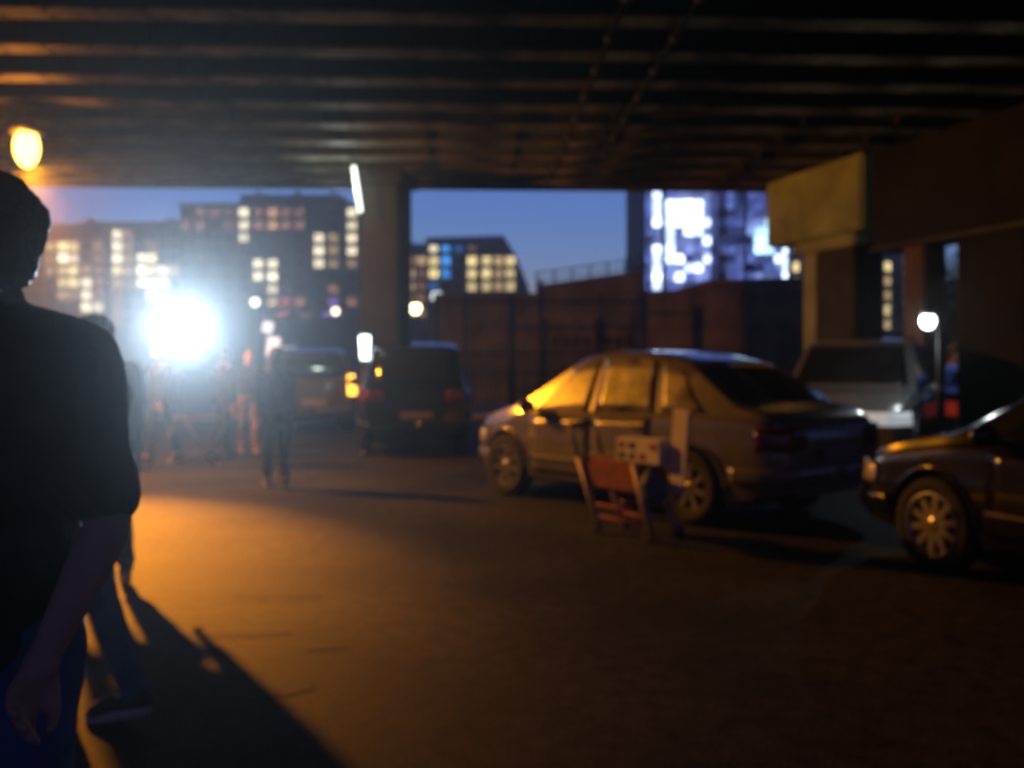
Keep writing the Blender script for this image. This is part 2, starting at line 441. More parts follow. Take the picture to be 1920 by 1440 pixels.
def strip_light():
    p0 = P(663, 312, 16.6); p1 = P(676, 398, 16.6)
    t = empty('strip_light', (p0 + p1) / 2)
    tag(t, 'slim greenish white strip light at the top of the dark column', 'light')
    c = (p0 + p1) / 2
    MB().tube(p0 - c, p1 - c, .035).build('tube', mat('fluorescent tube', (.8, .85, .8), .4, var=.05, emit=(.8, 1, .88), es=3.0), t, True)
    b = MB(); d = (p1 - p0).normalized()
    b.tube(p0 - c - d * .05, p0 - c, .05).tube(p1 - c, p1 - c + d * .05, .05).tube(p0 - c + Vector((.06, .06, -.1)), p1 - c + Vector((.06, .06, .1)), .02)
    b.build('bracket', M['ironblk'], t)
    glow('strip_light_glow', 'POINT', 30, (.85, 1, .86), c + Vector((-.3, -.02, 0)), .15)
strip_light()

def street_lamp(u, v, Y, col, s, r, label, arm=.0, z_pole=None):
    p = P(u, v, Y)
    t = empty('street_lamp', (p.x, Y, 0)); tag(t, label, 'street lamp', 'lit street lamps in the distance')
    MB().tube((arm, 0, 0), (arm, 0, p.z + r * .6), min(.06, r * .22), min(.04, r * .16)).tube((arm, 0, p.z + r * 1.3), (0, 0, p.z + r * 1.3), min(.03, r * .15)).tube((arm, 0, p.z + r * .6), (arm, 0, p.z + r * 1.3), min(.04, r * .16), min(.03, r * .14)).build('pole', M['ironblk'], t, True)
    MB().lathe([(.001, r * 1.5), (r * .8, r * 1.3), (r * 1.1, r * .75), (r * .9, r * .75)], 'Z', 16, (0, 0, p.z)).build('hood', M['ironblk'], t, True)
    MB().sph((0, 0, p.z), (r, r, r * 1.15)).build('globe', mat('lit globe', (.8, .8, .8), .4, var=.05, emit=col, es=s), t, True)
    return t
street_lamp(629, 583, 62, (1, .75, .4), 5, .22, 'small warm street lamp before the tall flats left of the column', .5)
street_lamp(779, 578, 48, (1, .86, .4), 9, .26, 'bright yellow street lamp just right of the dark column', .5)
street_lamp(819, 556, 60, (.85, .95, .95), 2.2, .34, 'pale white street lamp by the left end of the brick wall', .5)
street_lamp(1740, 602, 11.5, (.92, .98, 1), 10, .085, 'bright white lamp on a slim post by the pale grey tall car', .12)
glow('white_lamp_glow', 'POINT', 24, (.85, .97, 1), P(1740, 602, 11.5) + Vector((-.12, -.03, 0)), .05)
street_lamp(478, 566, 70, (1, .95, .8), 3, .3, 'faint cream street lamp above the walkers by the floodlight', .5)

def bollard():
    p = P(684, 650, 15.0)
    t = empty('lamp_post', (p.x, p.y, 0)); tag(t, 'short post with a bright white lantern beside the dark column', 'lamp post')
    MB().tube((0, 0, 0), (0, 0, p.z - .2), .045).lathe([(.001, 0), (.09, 0), (.09, .05), (.05, .09)], 'Z', 14).build('post', M['ironblk'], t, True)
    MB().lathe([(.001, -.2), (.06, -.2), (.085, .16), (.001, .18)], 'Z', 14, (0, 0, p.z)).build('lantern', mat('white lantern', (.8, .85, .85), .4, var=.05, emit=(.8, .97, 1), es=6), t, True)
    MB().lathe([(.11, .17), (.08, .22), (.001, .26)], 'Z', 14, (0, 0, p.z)).build('cap', M['ironblk'], t, True)
bollard()

# ------------------------------------------------------------------ buildings far off
def wmesh(w, h, k):
    b = MB(); e = w * .09
    b.box(-w / 2 - e, w / 2 + e, -.12, 0, h / 2, h / 2 + e).box(-w / 2 - e, w / 2 + e, -.12, 0, -h / 2 - e, -h / 2)
    b.box(-w / 2 - e, -w / 2, -.12, 0, -h / 2, h / 2).box(w / 2, w / 2 + e, -.12, 0, -h / 2, h / 2)
    b.box(-e * .45, e * .45, -.11, 0, -h / 2, h / 2)
    b.box(-w / 2, -e * .45, -.11, 0, -e * .35, e * .35).box(e * .45, w / 2, -.11, 0, -e * .35, e * .35)
    return b.mesh('window')

def windows(par, Y, cols, rows, litmap, wpx, hpx, default='.', skip=()):
    """par sits at the world origin of the facade plane Y"""
    s = Y / F; w, h = wpx * s, hpx * s
    fm = wmesh(w, h, 0); fm.materials.append(M['wframe'])
    pm = {}
    for i, u in enumerate(cols):
        for k, v in enumerate(rows):
            if (i, k) in skip: continue
            kind = litmap.get((i, k), default)
            c = P(u, v, Y) - Vector(par.location)
            f = link('window', fm, None, par, c)
            if kind not in pm:
                g = MB(); e = w * .045
                pm[kind] = g.box(-w / 2 + .01, w / 2 - .01, -.05, -.02, -h / 2 + .01, h / 2 - .01).mesh('pane'); pm[kind].materials.append(W_[kind])
            link('pane', pm[kind], None, f)

def parse(cols, rows, text):
    m = {}
    for k, line in enumerate(text):
        for i, ch in enumerate(line.replace(' ', '')):
            if ch != '.': m[(i, k)] = ch
    return m

def prism(par, name, Y, poly, depth, m, off=0.0):
    """poly in facade pixels -> solid of real depth behind the facade"""
    n = len(poly); o = Vector(par.location)
    vs = [P(u, v, Y) - o + Vector((0, off, 0)) for u, v in poly]
    vs += [v + Vector((0, depth, 0)) for v in vs]
    fs = [tuple(range(n)), tuple(range(2 * n - 1, n - 1, -1))] + [(i, i + n, (i + 1) % n + n, (i + 1) % n) for i in range(n)]
    return MB().add(vs, fs).build(name, m, par)

def gy(Y): return HZ + CAM_H * F / Y

# tall flats left of the column
Y = 200.; t = empty('apartment_block', (P(515, 0, Y).x, Y, 0))
tag(t, 'tall dark block of flats with an orange lit top row left of the column', 'apartment block')
prism(t, 'wall', Y, [(338, gy(Y)), (338, 386), (752, 386), (752, gy(Y))], 14, M['bldgA'])
prism(t, 'roof', Y, [(334, 385.5), (334, 381), (756, 381), (756, 385.5)], 14.4, M['bldgC'], -.3)
prism(t, 'penthouse', Y, [(446, 380.5), (446, 362), (640, 362), (640, 380.5)], 9, M['bldgC'], 1.5)
for u in (470, 545, 612): prism(t, 'chimney', Y, [(u, 361.5), (u, 352), (u + 9, 352), (u + 9, 361.5)], 1.2, M['bldgB'], 4)
cols = [349, 376, 403, 430, 457, 484, 511, 536, 562, 598, 625, 660, 702, 734]
rows = [396 + 24 * k - 0 for k in range(8)]
rows = [398, 422, 446, 470, 494, 518, 542, 566]
lm = parse(cols, rows, ['.oo oWoOoo ..W..',
                        'oo. oWoOoo ..W..',
                        '... .W.... Wy W..',
                        '... .....W Wy W..'.replace('.....W', '......'),
                        '... ..WW.. Wyy..',
                        '... ..WW.. .....',
                        '... ...W.. .o...',
                        '... ...yro .po..'])
windows(t, Y, cols, rows, lm, 17, 15)
windows(t, Y + 1.5, [459, 484, 511, 536, 562, 430 + 24], [373], {}, 1, 1, skip=[(i, 0) for i in range(6)])
# top floor windows in the attic storey
for i, (u, k) in enumerate([(430, 'O'), (457, 'O'), (484, 'o'), (511, 'O'), (536, 'o'), (562, 'o'), (598, '.'), (625, '.'), ]):
    pass
# sign boards over its shops
for (u0, u1, v0, v1, k) in ((520, 541, 586, 592, 'r'), (560, 585, 588, 594, 'o'), (606, 640, 540 + 46, 592, 'p')):
    prism(t, 'shop_sign', Y, [(u0, v1), (u0, v0), (u1, v0), (u1, v1)], .35, W_[k], -.4)

# low wide block far left
Y = 225.; t = empty('apartment_block', (P(205, 0, Y).x, Y, 0))
tag(t, 'long far block with pale yellow lit windows beside the near walker at left', 'apartment block')
prism(t, 'wall', Y, [(-40, gy(Y)), (-40, 426), (338, 426), (338, gy(Y))], 14, M['bldgB'])
prism(t, 'roof', Y, [(-44, 425.5), (-44, 420), (150, 420), (150, 416), (342, 416), (342, 425.5)], 14.4, M['bldgC'], -.3)
for u in (146, 300): prism(t, 'chimney', Y, [(u, 415.5), (u, 405), (u + 18, 405), (u + 18, 415.5)], 1.5, M['bldgB'], 4)
cols = [20, 45, 70, 95, 118, 138, 162, 184, 220, 240, 266, 284, 306, 326]
rows = [440, 462, 484, 507, 530, 553, 576, 599]
lm = parse(cols, rows, ['... ..... Wo...',
                        '... yYY.o Wy.o..',
                        '... yWW.o WyWY..',
                        '... yYYyo YyWYWy',
                        '... .YYWo yoWW W.',
                        '... .yyWo o..Wy.',
                        '... ...WW o.....',
                        '... ....y o..o..'])
windows(t, Y, cols, rows, lm, 17, 16)

# block with sloping roof right of the column
Y = 190.; t = empty('mansard_house', (P(872, 0, Y).x, Y, 0))
tag(t, 'building with a sloping slate roof and yellow and blue windows right of the column', 'building')
prism(t, 'wall', Y, [(756, gy(Y)), (756, 476), (966, 476), (992, 540), (992, gy(Y))], 12, M['bldgA'])
prism(t, 'roof', Y, [(757, 475.5), (764, 456), (798, 456), (799, 445), (944, 441), (965, 475.5)], 11, M['bldgC'], .4)
prism(t, 'chimney', Y, [(759, 455.5), (759, 449), (771, 449), (771, 455.5)], 1.2, M['bldgB'], 3)
cols = [769, 790, 813, 836, 860, 885, 912, 935, 957]
rows = [489, 513, 537, 561, 585]
lm = parse(cols, rows, ['oyYB.YYyY', 'yoYB.YYyY', 'yob..YYyY', 'oo.......', 'yo.......'])
lm[(2, 0)] = 'Y'
windows(t, Y, cols, rows, lm, 16, 16, skip=())
windows(t, Y + .4, [813, 836, 860, 885, 912], [466], {(0, 0): 'W', (1, 0): 'B', (2, 0): 'b', (3, 0): 'o'}, 14, 11)

# glass fronted tower full of blue white light
Y = 90.; t = empty('glass_building', (P(1340, 0, Y).x, Y, 0))
tag(t, 'glass fronted building flooded with dazzling blue white light', 'building')
prism(t, 'wall', Y, [(1203, gy(Y)), (1203, 292), (1482, 292), (1482, gy(Y))], 12, M['bldgC'], .15)
for u in (1207, 1246, 1334, 1346, 1397, 1478):
    prism(t, 'mullion', Y, [(u - 2.5, 556), (u - 2.5, 292), (u + 2.5, 292), (u + 2.5, 556)], .4, M['ironblk'], -.3)
cols = [1216, 1232, 1256, 1274, 1292, 1310, 1326, 1341, 1356, 1371, 1387, 1406, 1424, 1442, 1460, 1474]
rows = [305, 326, 347, 366, 383, 400, 417, 434, 451, 468, 485, 502, 519, 536]
grid = ['4332222333334333', '4332222333334333', '3322222333443433', '3132222343433433', '3111112343433433', '31111123.4333433',
        '3111111343322532', '32121123.4425551', '4212231344445511', '3112222433335531', '31113213.4333311', '31221124433.4321', '31213224.3332231', '3132334.43443343']
s = Y / F
pmesh = {}
for k, v in enumerate(rows):
    for i, u in enumerate(cols):
        ch = grid[k][i]; lw = (cols[i] - cols[i - 1]) if i else 16; rw = (cols[i + 1] - cols[i]) if i + 1 < len(cols) else 12
        w = min(lw, rw, 18) - 1.6; w = max(w, 9)
        key = (ch, round(w)); h = 15.0
        if key not in pmesh:
            pmesh[key] = MB().box(-w * s / 2, w * s / 2, -.06, .1, -h * s / 2, h * s / 2).mesh('pane'); pmesh[key].materials.append(W_[ch])
        jx, jy = random.uniform(-.02, .02), random.uniform(-.04, .04)
        link('pane', pmesh[key], None, t, P(u, v, Y) - Vector(t.location) + Vector((jx, jy, 0)))

# block with rows of yellow windows behind the pier
Y = 130.; t = empty('office_block', (P(1580, 0, Y).x, Y, 0))
tag(t, 'far block with two columns of small yellow windows seen between the right columns', 'office block')
prism(t, 'wall', Y, [(1484, gy(Y)), (1484, 478), (1694, 478), (1694, gy(Y))], 12, M['bldgA'])
prism(t, 'roof', Y, [(1481, 477.5), (1481, 472), (1697, 472), (1697, 477.5)], 12.4, M['bldgC'], -.2)
cols = [1492, 1515, 1538, 1570, 1600, 1643, 1664]
rows = [500, 527, 554, 581, 608]
lm = {(i, k): 'y' if (i + k) % 3 else 'Y' for i in range(7) for k in range(5)}
windows(t, Y, cols, rows, lm, 11, 17)

# ------------------------------------------------------------------ brick walls and railings
def brick_wall(name, label, poly, Y, depth, posts, cop=True):
    t = empty(name, (P(poly[0][0], 0, Y).x, Y, 0)); tag(t, label, 'wall')
    b = [(u, v) for u, v in poly]
    prism(t, 'wall', Y, [(b[0][0], gy(Y))] + b + [(b[-1][0], gy(Y))], depth, M['brick'])
    for (u0, v0), (u1, v1) in zip(b, b[1:]):
        if abs(u1 - u0) > 2:
            prism(t, 'coping', Y, [(u0, v0 - .5), (u0, v0 - 6), (u1, v1 - 6), (u1, v1 - .5)], depth + .12, M['coping'], -.06)
    for u, v in posts:
        prism(t, 'pilaster', Y, [(u - 5, gy(Y)), (u - 5, v), (u + 5, v), (u + 5, gy(Y))], .2, M['brick'], -.202)
    return t
w1 = brick_wall('brick_wall', 'long brown brick wall lit faintly orange behind the parked sedan', [(812, 556), (1006, 556), (1006, 541), (1206, 512)], 34., .45, [(880, 570), (948, 570), (1120, 540), (1190, 530)])
# small dark drain holes along the wall
for u in range(1040, 1200, 20):
    p = P(u, 640, 34.)
    MB().cbox((0, 0, 0), (.2, .03, .32)).build('weep_hole', M['ironblk'], w1, loc=p - Vector(w1.location) + Vector((0, -.016, 0)))
w2 = brick_wall('brick_wall', 'dark wall standing below the glass building flooded with light', [(1210, 556), (1250, 554), (1330, 530), (1520, 526)], 30., .5, [(1290, 550), (1400, 540)])

def railing(label, pts, Y, npost):
    t = empty('railing', P(pts[0][0], 0, Y) * 1.0); t.location.z = 0
    tag(t, label, 'railing')
    o = Vector(t.location)
    for dv in (0, 14):
        b = MB()
        for (u0, v0), (u1, v1) in zip(pts, pts[1:]):
            b.tube(P(u0, v0 + dv, Y) - o, P(u1, v1 + dv, Y) - o, .025, n=8)
        b.build('rail', M['ironblk'], t)
    (u0, v0), (u1, v1) = pts[0], pts[-1]
    for k in range(npost):
        f = k / (npost - 1); u = u0 + (u1 - u0) * f; v = v0 + (v1 - v0) * f
        MB().tube(P(u, v - 2, Y) - o, P(u, v + 32, Y) - o, .03, n=8).build('post', M['ironblk'], t)
railing('thin metal railing along the sloping top of the long brick wall', [(1006, 512), (1206, 484)], 34.2, 7)

def fence():
    Yf = 27.0
    t = empty('fence', (P(960, 0, Yf).x, Yf, 0)); tag(t, 'dark post and rail fence in front of the long brick wall', 'fence')
    o = Vector(t.location)
    for u in (820, 872, 960, 1014, 1208):
        h = 552 if u != 1014 else 524
        MB().tube(P(u, gy(Yf), Yf) - o, P(u, h, Yf) - o, .085 if u in (960, 1208) else .06, n=10).build('post', M['ironblk'], t, True)
    for v in (566, 662, 700):
        MB().tube(P(820, v, Yf) - o, P(1208, v, Yf) - o, .035, n=8).build('rail', M['ironblk'], t)
    pk = MB().tube((0, 0, 0), (0, 0, (gy(Yf) - 668) / F * Yf), .018, n=6).mesh('picket')
    u = 826
    while u < 1206:
        link('picket', pk, M['ironblk'], t, P(u, gy(Yf), Yf) - o); u += 9
fence()

# tree between the right-hand columns
def tree(u, Y, h, r, label):
    x = (u - 960) / F * Y
    t = empty('tree', (x, Y, 0)); tag(t, label, 'tree')
    rng = random.Random(3)
    b = MB().tube((0, 0, 0), (.1, .05, h * .45), .17, .1, 10)
    tips = []
    for k in range(9):
        a = k * 2.4; e = Vector((math.cos(a) * r * .6, math.sin(a) * r * .6, h * (.5 + .05 * k)))
        b.tube((.1 * min(1, k / 3), .05, h * (.28 + .02 * k)), e, .06, .02, 7); tips.append(e)
    b.build('trunk', M['bark'], t, True)
    c = MB()
    for k in range(5200):
        e = rng.choice(tips); p = e + Vector((rng.gauss(0, r * .34), rng.gauss(0, r * .34), rng.gauss(0, r * .38)))
        q = Euler((rng.uniform(0, 6), rng.uniform(0, 6), rng.uniform(0, 6))).to_matrix(); s = rng.uniform(.05, .11)
        c.add([p + q @ Vector(v) for v in ((-s, 0, 0), (0, -s * .5, .01), (s, 0, 0), (0, s * .5, .01))], [(0, 1, 2, 3)])
    c.build('crown', M['leaf'], t)
tree(1762, 30, 4.4, 1.25, 'dark leafy tree seen between the right-hand columns')

# ------------------------------------------------------------------ cars
def smooth_curve(ctrl, xs, sig):
    cx, cy = zip(*ctrl); fx = np.linspace(xs[0], xs[-1], 500); fy = np.interp(fx, cx, cy)
    n = max(1, int(sig / (fx[1] - fx[0]) * 3)); k = np.exp(-.5 * (np.arange(-n, n + 1) / (n / 3)) ** 2); k /= k.sum()
    return np.interp(xs, fx, np.convolve(np.pad(fy, n, mode='reflect', reflect_type='odd'), k, 'valid'))

class Car:
    def __init__(s, L, zt, zb, w, zlow=.2, wheels=(-1.3, 1.3), wr=.33, tumble=.4):
        s.L = L; s.wx = wheels; s.wr = wr; s.tum = tumble
        s.xs = np.linspace(-L / 2, L / 2, 90)
        s.ZT = smooth_curve(zt, s.xs, .07); s.ZB = smooth_curve(zb, s.xs, .1); s.WD = smooth_curve(w, s.xs, .08)
        s.Z0 = smooth_curve([(-L / 2, zlow + .12), (-L / 2 + .45, zlow), (L / 2 - .5, zlow), (L / 2, zlow + .06)], s.xs, .05)
        s.ZT = np.maximum(s.ZT, s.ZB + .035)
    def at(s, x):
        f = lambda a: float(np.interp(x, s.xs, a))
        return f(s.ZT), f(s.ZB), f(s.WD), f(s.Z0)
    def ring(s, x):
        zt, zb, w, z0 = s.at(x); g = zt - zb; e = min(.05, .4 * g); wr = w * .94 - s.tum * max(0, g - .06)
        h = zb - z0
        r = [(0, z0), (w * .8, z0), (w * .94, z0 + .05), (w * .982, z0 + .15), (w, z0 + .45 * h), (w * 1.0, z0 + .66 * h), (w * .985, z0 + .74 * h), (w * .99, z0 + .86 * h), (w * .972, zb - .015), (w * .945, zb)]
        for t in (.08, .4, .75, 1.0): r.append((w * .94 + (wr - w * .94) * t, zb + .008 + (zt - e - zb - .008) * t))
        for q in (.93, .8, .5, 0): r.append((wr * q, zt - .5 * e * q ** 3))
        return r
    def side(s, x, z):
        r = s.ring(x)[2:10]; return float(np.interp(z, [p[1] for p in r], [p[0] for p in r]))
    def glass_y(s, x, z):
        r = s.ring(x)[9:14]; return float(np.interp(z, [p[1] for p in r], [p[0] for p in r]))
    def body(s):
        b = MB(); n = None; vs = []; fs = []
        for x in s.xs:
            r = s.ring(x); full = [(y, z) for y, z in r] + [(-y, z) for y, z in r[-2:0:-1]]
            n = len(full); vs += [(x, y, z) for y, z in full]
        for j in range(len(s.xs) - 1):
            fs += [(j * n + i, j * n + (i + 1) % n, (j + 1) * n + (i + 1) % n, (j + 1) * n + i) for i in range(n)]
        o = (len(s.xs) - 1) * n
        fs += [tuple(range(n - 1, -1, -1)), tuple(range(o, o + n))]
        me = b.add(vs, fs).mesh('body', True)
        c = MB()
        for x in s.wx:
            for sg in (-1, 1):
                c.lathe([(.001, sg * .52), (s.wr + .055, sg * .52), (s.wr + .055, sg * 1.1), (.001, sg * 1.1)], 'Y', 26, (x, 0, s.wr))
        co = link('temporary_cutter', c.mesh('cut'))
        out = mod_mesh(me, 'body', [('BOOLEAN', dict(object=co, operation='DIFFERENCE', solver='EXACT'))])
        bpy.data.objects.remove(co)
        bm = bmesh.new(); bm.from_mesh(out)
        for e in bm.edges:
            if len(e.link_faces) == 2 and e.calc_face_angle(0) > R(38): e.smooth = False
        bm.to_mesh(out); bm.free(); out.shade_smooth() if False else None
        for p in out.polygons: p.use_smooth = True
        return out
    def patch(s, pts, th=.004):
        """grid of points (rows x cols) -> thin sheet with real thickness"""
        nr, nc = len(pts), len(pts[0]); vs = [p for r in pts for p in r]
        fs = [(j * nc + i, j * nc + i + 1, (j + 1) * nc + i + 1, (j + 1) * nc + i) for j in range(nr - 1) for i in range(nc - 1)]
        return MB().add(vs, fs)
    def side_window(s, sg, b0, b1, t0, t1, off=.006, n=9, m=6):
        rows = []
        for j in range(m):
            f = j / (m - 1); row = []
            for i in range(n):
                g = i / (n - 1); x = (b0 + (b1 - b0) * g) * (1 - f) + (t0 + (t1 - t0) * g) * f
                zt, zb, w, z0 = s.at(x); e = min(.05, .4 * (zt - zb))
                lo, hi = zb + .035, max(zb + .05, zt - e - .035); z = lo + (hi - lo) * f
                row.append((x, sg * (s.glass_y(x, z) + off), z))
            rows.append(row)
        return s.patch(rows)
    def door(s, sg, x0, x1, off=.006):
        rows = []
        for j in range(9):
            row = []
            for i in range(9):
                x = x0 + (x1 - x0) * i / 8; zt, zb, w, z0 = s.at(x); z = z0 + .1 + (zb - .018 - z0 - .1) * j / 8
                row.append((x, sg * (s.side(x, z) + off), z))
            rows.append(row)
        return s.patch(rows)
    def screen(s, xa, xb, fr=.88, off=.006):
        rows = []
        for i in range(11):
            x = xa + (xb - xa) * i / 10; r = s.ring(x); wr = r[13][0]; zt, zb, w, z0 = s.at(x); e = min(.05, .4 * (zt - zb)); row = []
            for j in range(9):
                q = (-1 + 2 * j / 8) * fr; row.append((x + (off * .6 if xa > 0 else -off * .6), wr * q, zt - .5 * e * abs(q) ** 3 + off))
            rows.append(row)
        return s.patch(rows)
    def band(s, sg, xin, end, z0, z1, yend, off=.008, z0b=None, z1b=None, both=False):
        """strip wrapping the front (end=1) or rear (end=-1) corner"""
        path = []
        xe = end * s.L / 2
        for k in range(9):
            x = xin + (xe - xin) * k / 8; path.append((x, None))
        def col(x, y, f):
            a = z0 if z0b is None else z0 + (z0b - z0) * f; c = z1 if z1b is None else z1 + (z1b - z1) * f
            out = []
            for q in range(4):
                z = a + (c - a) * q / 3
                if y is None: out.append((x, sg * (s.side(x, z) + off), z))
                else: out.append((xe + end * off, sg * y, z))
            return out
        cols = [col(x, None, k / 14) for k, (x, _) in enumerate(path)]
        ye = s.side(xe, (z0 + z1) / 2)
        for k in range(0, 6): cols.append(col(xe, ye + (yend - ye) * k / 5, (9 + k) / 14))
        if both:
            pass
        return s.patch(cols)

def solid(mb, name, mt, par, th=.006, smooth=True):
    me = mb.mesh(name, smooth)
    me2 = mod_mesh(me, name, [('SOLIDIFY', dict(thickness=th, offset=0))])
    return link(name, me2, mt, par)

def wheel_parts(par, car, x, sg, r, rimr, spokes, rimmat=None):
    w = empty('wheel', (x, sg * .76, r)); w.parent = par
    if sg < 0: w.rotation_euler = (0, 0, math.pi)
    MB().lathe([(rimr * .98, -.09), (r * .93, -.1), (r, -.06), (r, .06), (r * .94, .1), (rimr * 1.02, .095), (rimr * .98, .06)], 'Y', 36).build('tyre', M['tyre'], w, True)
    b = MB().lathe([(rimr * .98, .06), (rimr * 1.03, .098), (rimr * .98, .1), (rimr * .9, .06), (rimr * .88, -.05)], 'Y', 36)
    b.lathe([(.001, .085), (.03, .085), (.055, .075), (.06, .02)], 'Y', 16)
    for k in range(spokes):
        a = 2 * math.pi * k / spokes + .2
        Mx = Matrix.Rotation(a, 4, 'Y')
        b.box(.04, rimr * .93, .04, .078, -.024, .024, Mx)
    b.build('rim', rimmat or M['rim'], w)
    MB().lathe([(.001, -.03), (rimr * .86, -.03)], 'Y', 24).lathe([(.06, .0), (rimr * .6, .0), (rimr * .6, -.02)], 'Y', 20).build('brake_disc', M['ironblk'], w)
    return w

def make_car(name, label, cat, car, loc, rz, paint, kind='sedan', spokes=7, rimr=.205, lit_tail=None, group=None, rimmat=None, tail='redlens', win=None, ws=None, rw=None, doors=None, lamp_z=(.56, .70), tail_z=(.62, .84), glass='glass', head=None, tail_in=.46):
    t = empty(name, loc, rz); tag(t, label, cat, group)
    link('body', car.body(), paint, t)
    L2 = car.L / 2
    for sg in (1, -1):
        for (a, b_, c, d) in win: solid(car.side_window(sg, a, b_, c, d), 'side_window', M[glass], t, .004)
        for (a, b_) in doors:
            d = solid(car.door(sg, a, b_), 'door', paint, t, .005)
            x = a + .14; zt, zb, w, z0 = car.at(x); z = zb - .1
            bevel(MB().cbox((x, sg * (car.side(x, z) + .025), z), (.17, .03, .028)).build('handle', M['trim'], d), .008)
            zz = z0 + .27
        fx = doors[0][1] - .08; zt, zb, w, z0 = car.at(fx)
        b = MB().sph((fx, sg * (car.side(fx, zb - .05) + .13), zb + .09), (.07, .11, .075)); b.box(fx - .03, fx + .03, *sorted((sg * (w * .93), sg * (w + .08))), zb + .03, zb + .06)
        b.build('wing_mirror', paint, t, True)
        solid(car.band(sg, L2 - .34, 1, lamp_z[0], lamp_z[1], .34, .01), 'headlight', head[1] if head and sg == head[0] else M['lampglass'], t, .01)
        tm = M[tail] if not (lit_tail and sg == lit_tail[0]) else lit_tail[1]
        solid(car.band(sg, -L2 + .26, -1, tail_z[0], tail_z[1], tail_in, .01), 'taillight', tm, t, .012)
        for x in car.wx: wheel_parts(t, car, x, sg, car.wr, rimr, spokes, rimmat)
        # rubbing strips along the doors
        pr = []
        xs = np.linspace(doors[-1][0], doors[0][1], 12)
        for dz in (-.022, .022):
            pr.append([(x, sg * (car.side(x, .46 + dz) + .014), .46 + dz) for x in xs])
        solid(car.patch(pr), 'rubbing_strip', M['trim'], t, .012)
        for xw in car.wx:       # arch lips
            pr = []
            for rr in (car.wr + .053, car.wr + .066, car.wr + .082):
                row = []
                for q in range(25):
                    a = R(2 + 176 * q / 24); px, pz = xw + rr * math.cos(a), car.wr + rr * math.sin(a)
                    row.append((px, sg * (car.side(px, pz) + .008), pz))
                pr.append(row)
            solid(car.patch(pr), 'arch_lip', paint, t, .014)
    solid(car.screen(*ws), 'windscreen', M['glass'], t, .004)
    solid(car.screen(*rw), 'rear_window', M['glass'], t, .004)
    for end in (1, -1):
        z = .36 if end == 1 else .42
        mb = car.band(1, end * (L2 - .5), end, z, z + .13, 0, .022); m2 = car.band(-1, end * (L2 - .5), end, z, z + .13, 0, .022)
        mb.add(m2.v, m2.f); solid(mb, 'bumper', paint if kind != 'van' else M['trim'], t, .02)
        bevel(MB().cbox((end * (L2 + .04), 0, .43 if end > 0 else .66), (.012, .5, .11)).build('number_plate', M['plate'], t), .004)
    g = MB()
    for k in range(4): g.cbox((L2 + .012, 0, lamp_z[0] - .0 + .038 * k), (.02, .56, .014))
    g.cbox((L2 + .01, 0, .27), (.02, .9, .09))
    g.build('grille', M['trim'], t)
    # roof lines
    return t

DX = .1125
def shift(c): return [(x + DX, z) for x, z in c]
sedan = Car(4.225,
    shift([(-2.225, .84), (-2.15, 1.0), (-1.95, 1.05), (-1.8, 1.07), (-1.15, 1.46), (-.65, 1.56), (-.1, 1.585), (.3, 1.52), (1.15, 1.02), (1.55, .95), (1.85, .84), (2.0, .66)]),
    shift([(-2.225, .78), (-2.1, .95), (-1.5, .97), (0, .92), (1.15, .9), (1.85, .76), (2.0, .6)]),
    shift([(-2.225, .70), (-2.05, .81), (-1.2, .87), (1.2, .87), (1.8, .79), (2.0, .6)]), wheels=(-1.28 + DX, 1.28 + DX), wr=.335)
pr_, pf_ = G(1290, 985), G(968, 932)
hd = math.atan2(pf_.y - pr_.y, pf_.x - pr_.x)
fwd = Vector((math.cos(hd), math.sin(hd), 0)); lft = Vector((-fwd.y, fwd.x, 0))
SED = pr_ + fwd * (1.28 - DX) - lft * .84
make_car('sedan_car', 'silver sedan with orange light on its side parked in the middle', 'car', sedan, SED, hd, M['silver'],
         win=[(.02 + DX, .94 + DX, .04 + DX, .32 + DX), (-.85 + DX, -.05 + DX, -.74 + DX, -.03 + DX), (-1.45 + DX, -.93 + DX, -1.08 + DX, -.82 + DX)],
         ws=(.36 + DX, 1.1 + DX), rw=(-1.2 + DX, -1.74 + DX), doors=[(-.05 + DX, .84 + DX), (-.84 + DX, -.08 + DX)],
         group='cars parked under the bridge', tail_z=(.7, .9), glass='painted_reflection')

dark = Car(4.4,
    [(-2.2, .84), (-2.12, .98), (-1.9, 1.02), (-1.6, 1.06), (-.9, 1.36), (-.4, 1.44), (.1, 1.45), (.45, 1.4), (1.2, .98), (1.6, .92), (2.0, .80), (2.2, .62)],
    [(-2.2, .76), (-2.1, .92), (-1.5, .94), (0, .9), (1.15, .88), (2.0, .74), (2.2, .56)],
    [(-2.2, .70), (-2.05, .81), (-1.2, .87), (1.2, .87), (2.0, .80), (2.2, .62)], wheels=(-1.3, 1.32), wr=.325)
pw = G(1748, 1072); hb = math.atan2(.92, -.4); f2 = Vector((math.cos(hb), math.sin(hb), 0)); l2 = Vector((-f2.y, f2.x, 0))
make_car('sedan_car', 'black car with an orange glint on its headlight, cut by the right edge', 'car', dark, pw - f2 * 1.32 - l2 * .84, hb, M['blackcar'],
         win=[(.08, .96, .12, .46), (-.82, .0, -.62, .04)], ws=(.5, 1.15), rw=(-.95, -1.52), doors=[(-.02, .86), (-.82, -.05)], spokes=10, rimr=.215,
         group='cars parked under the bridge')

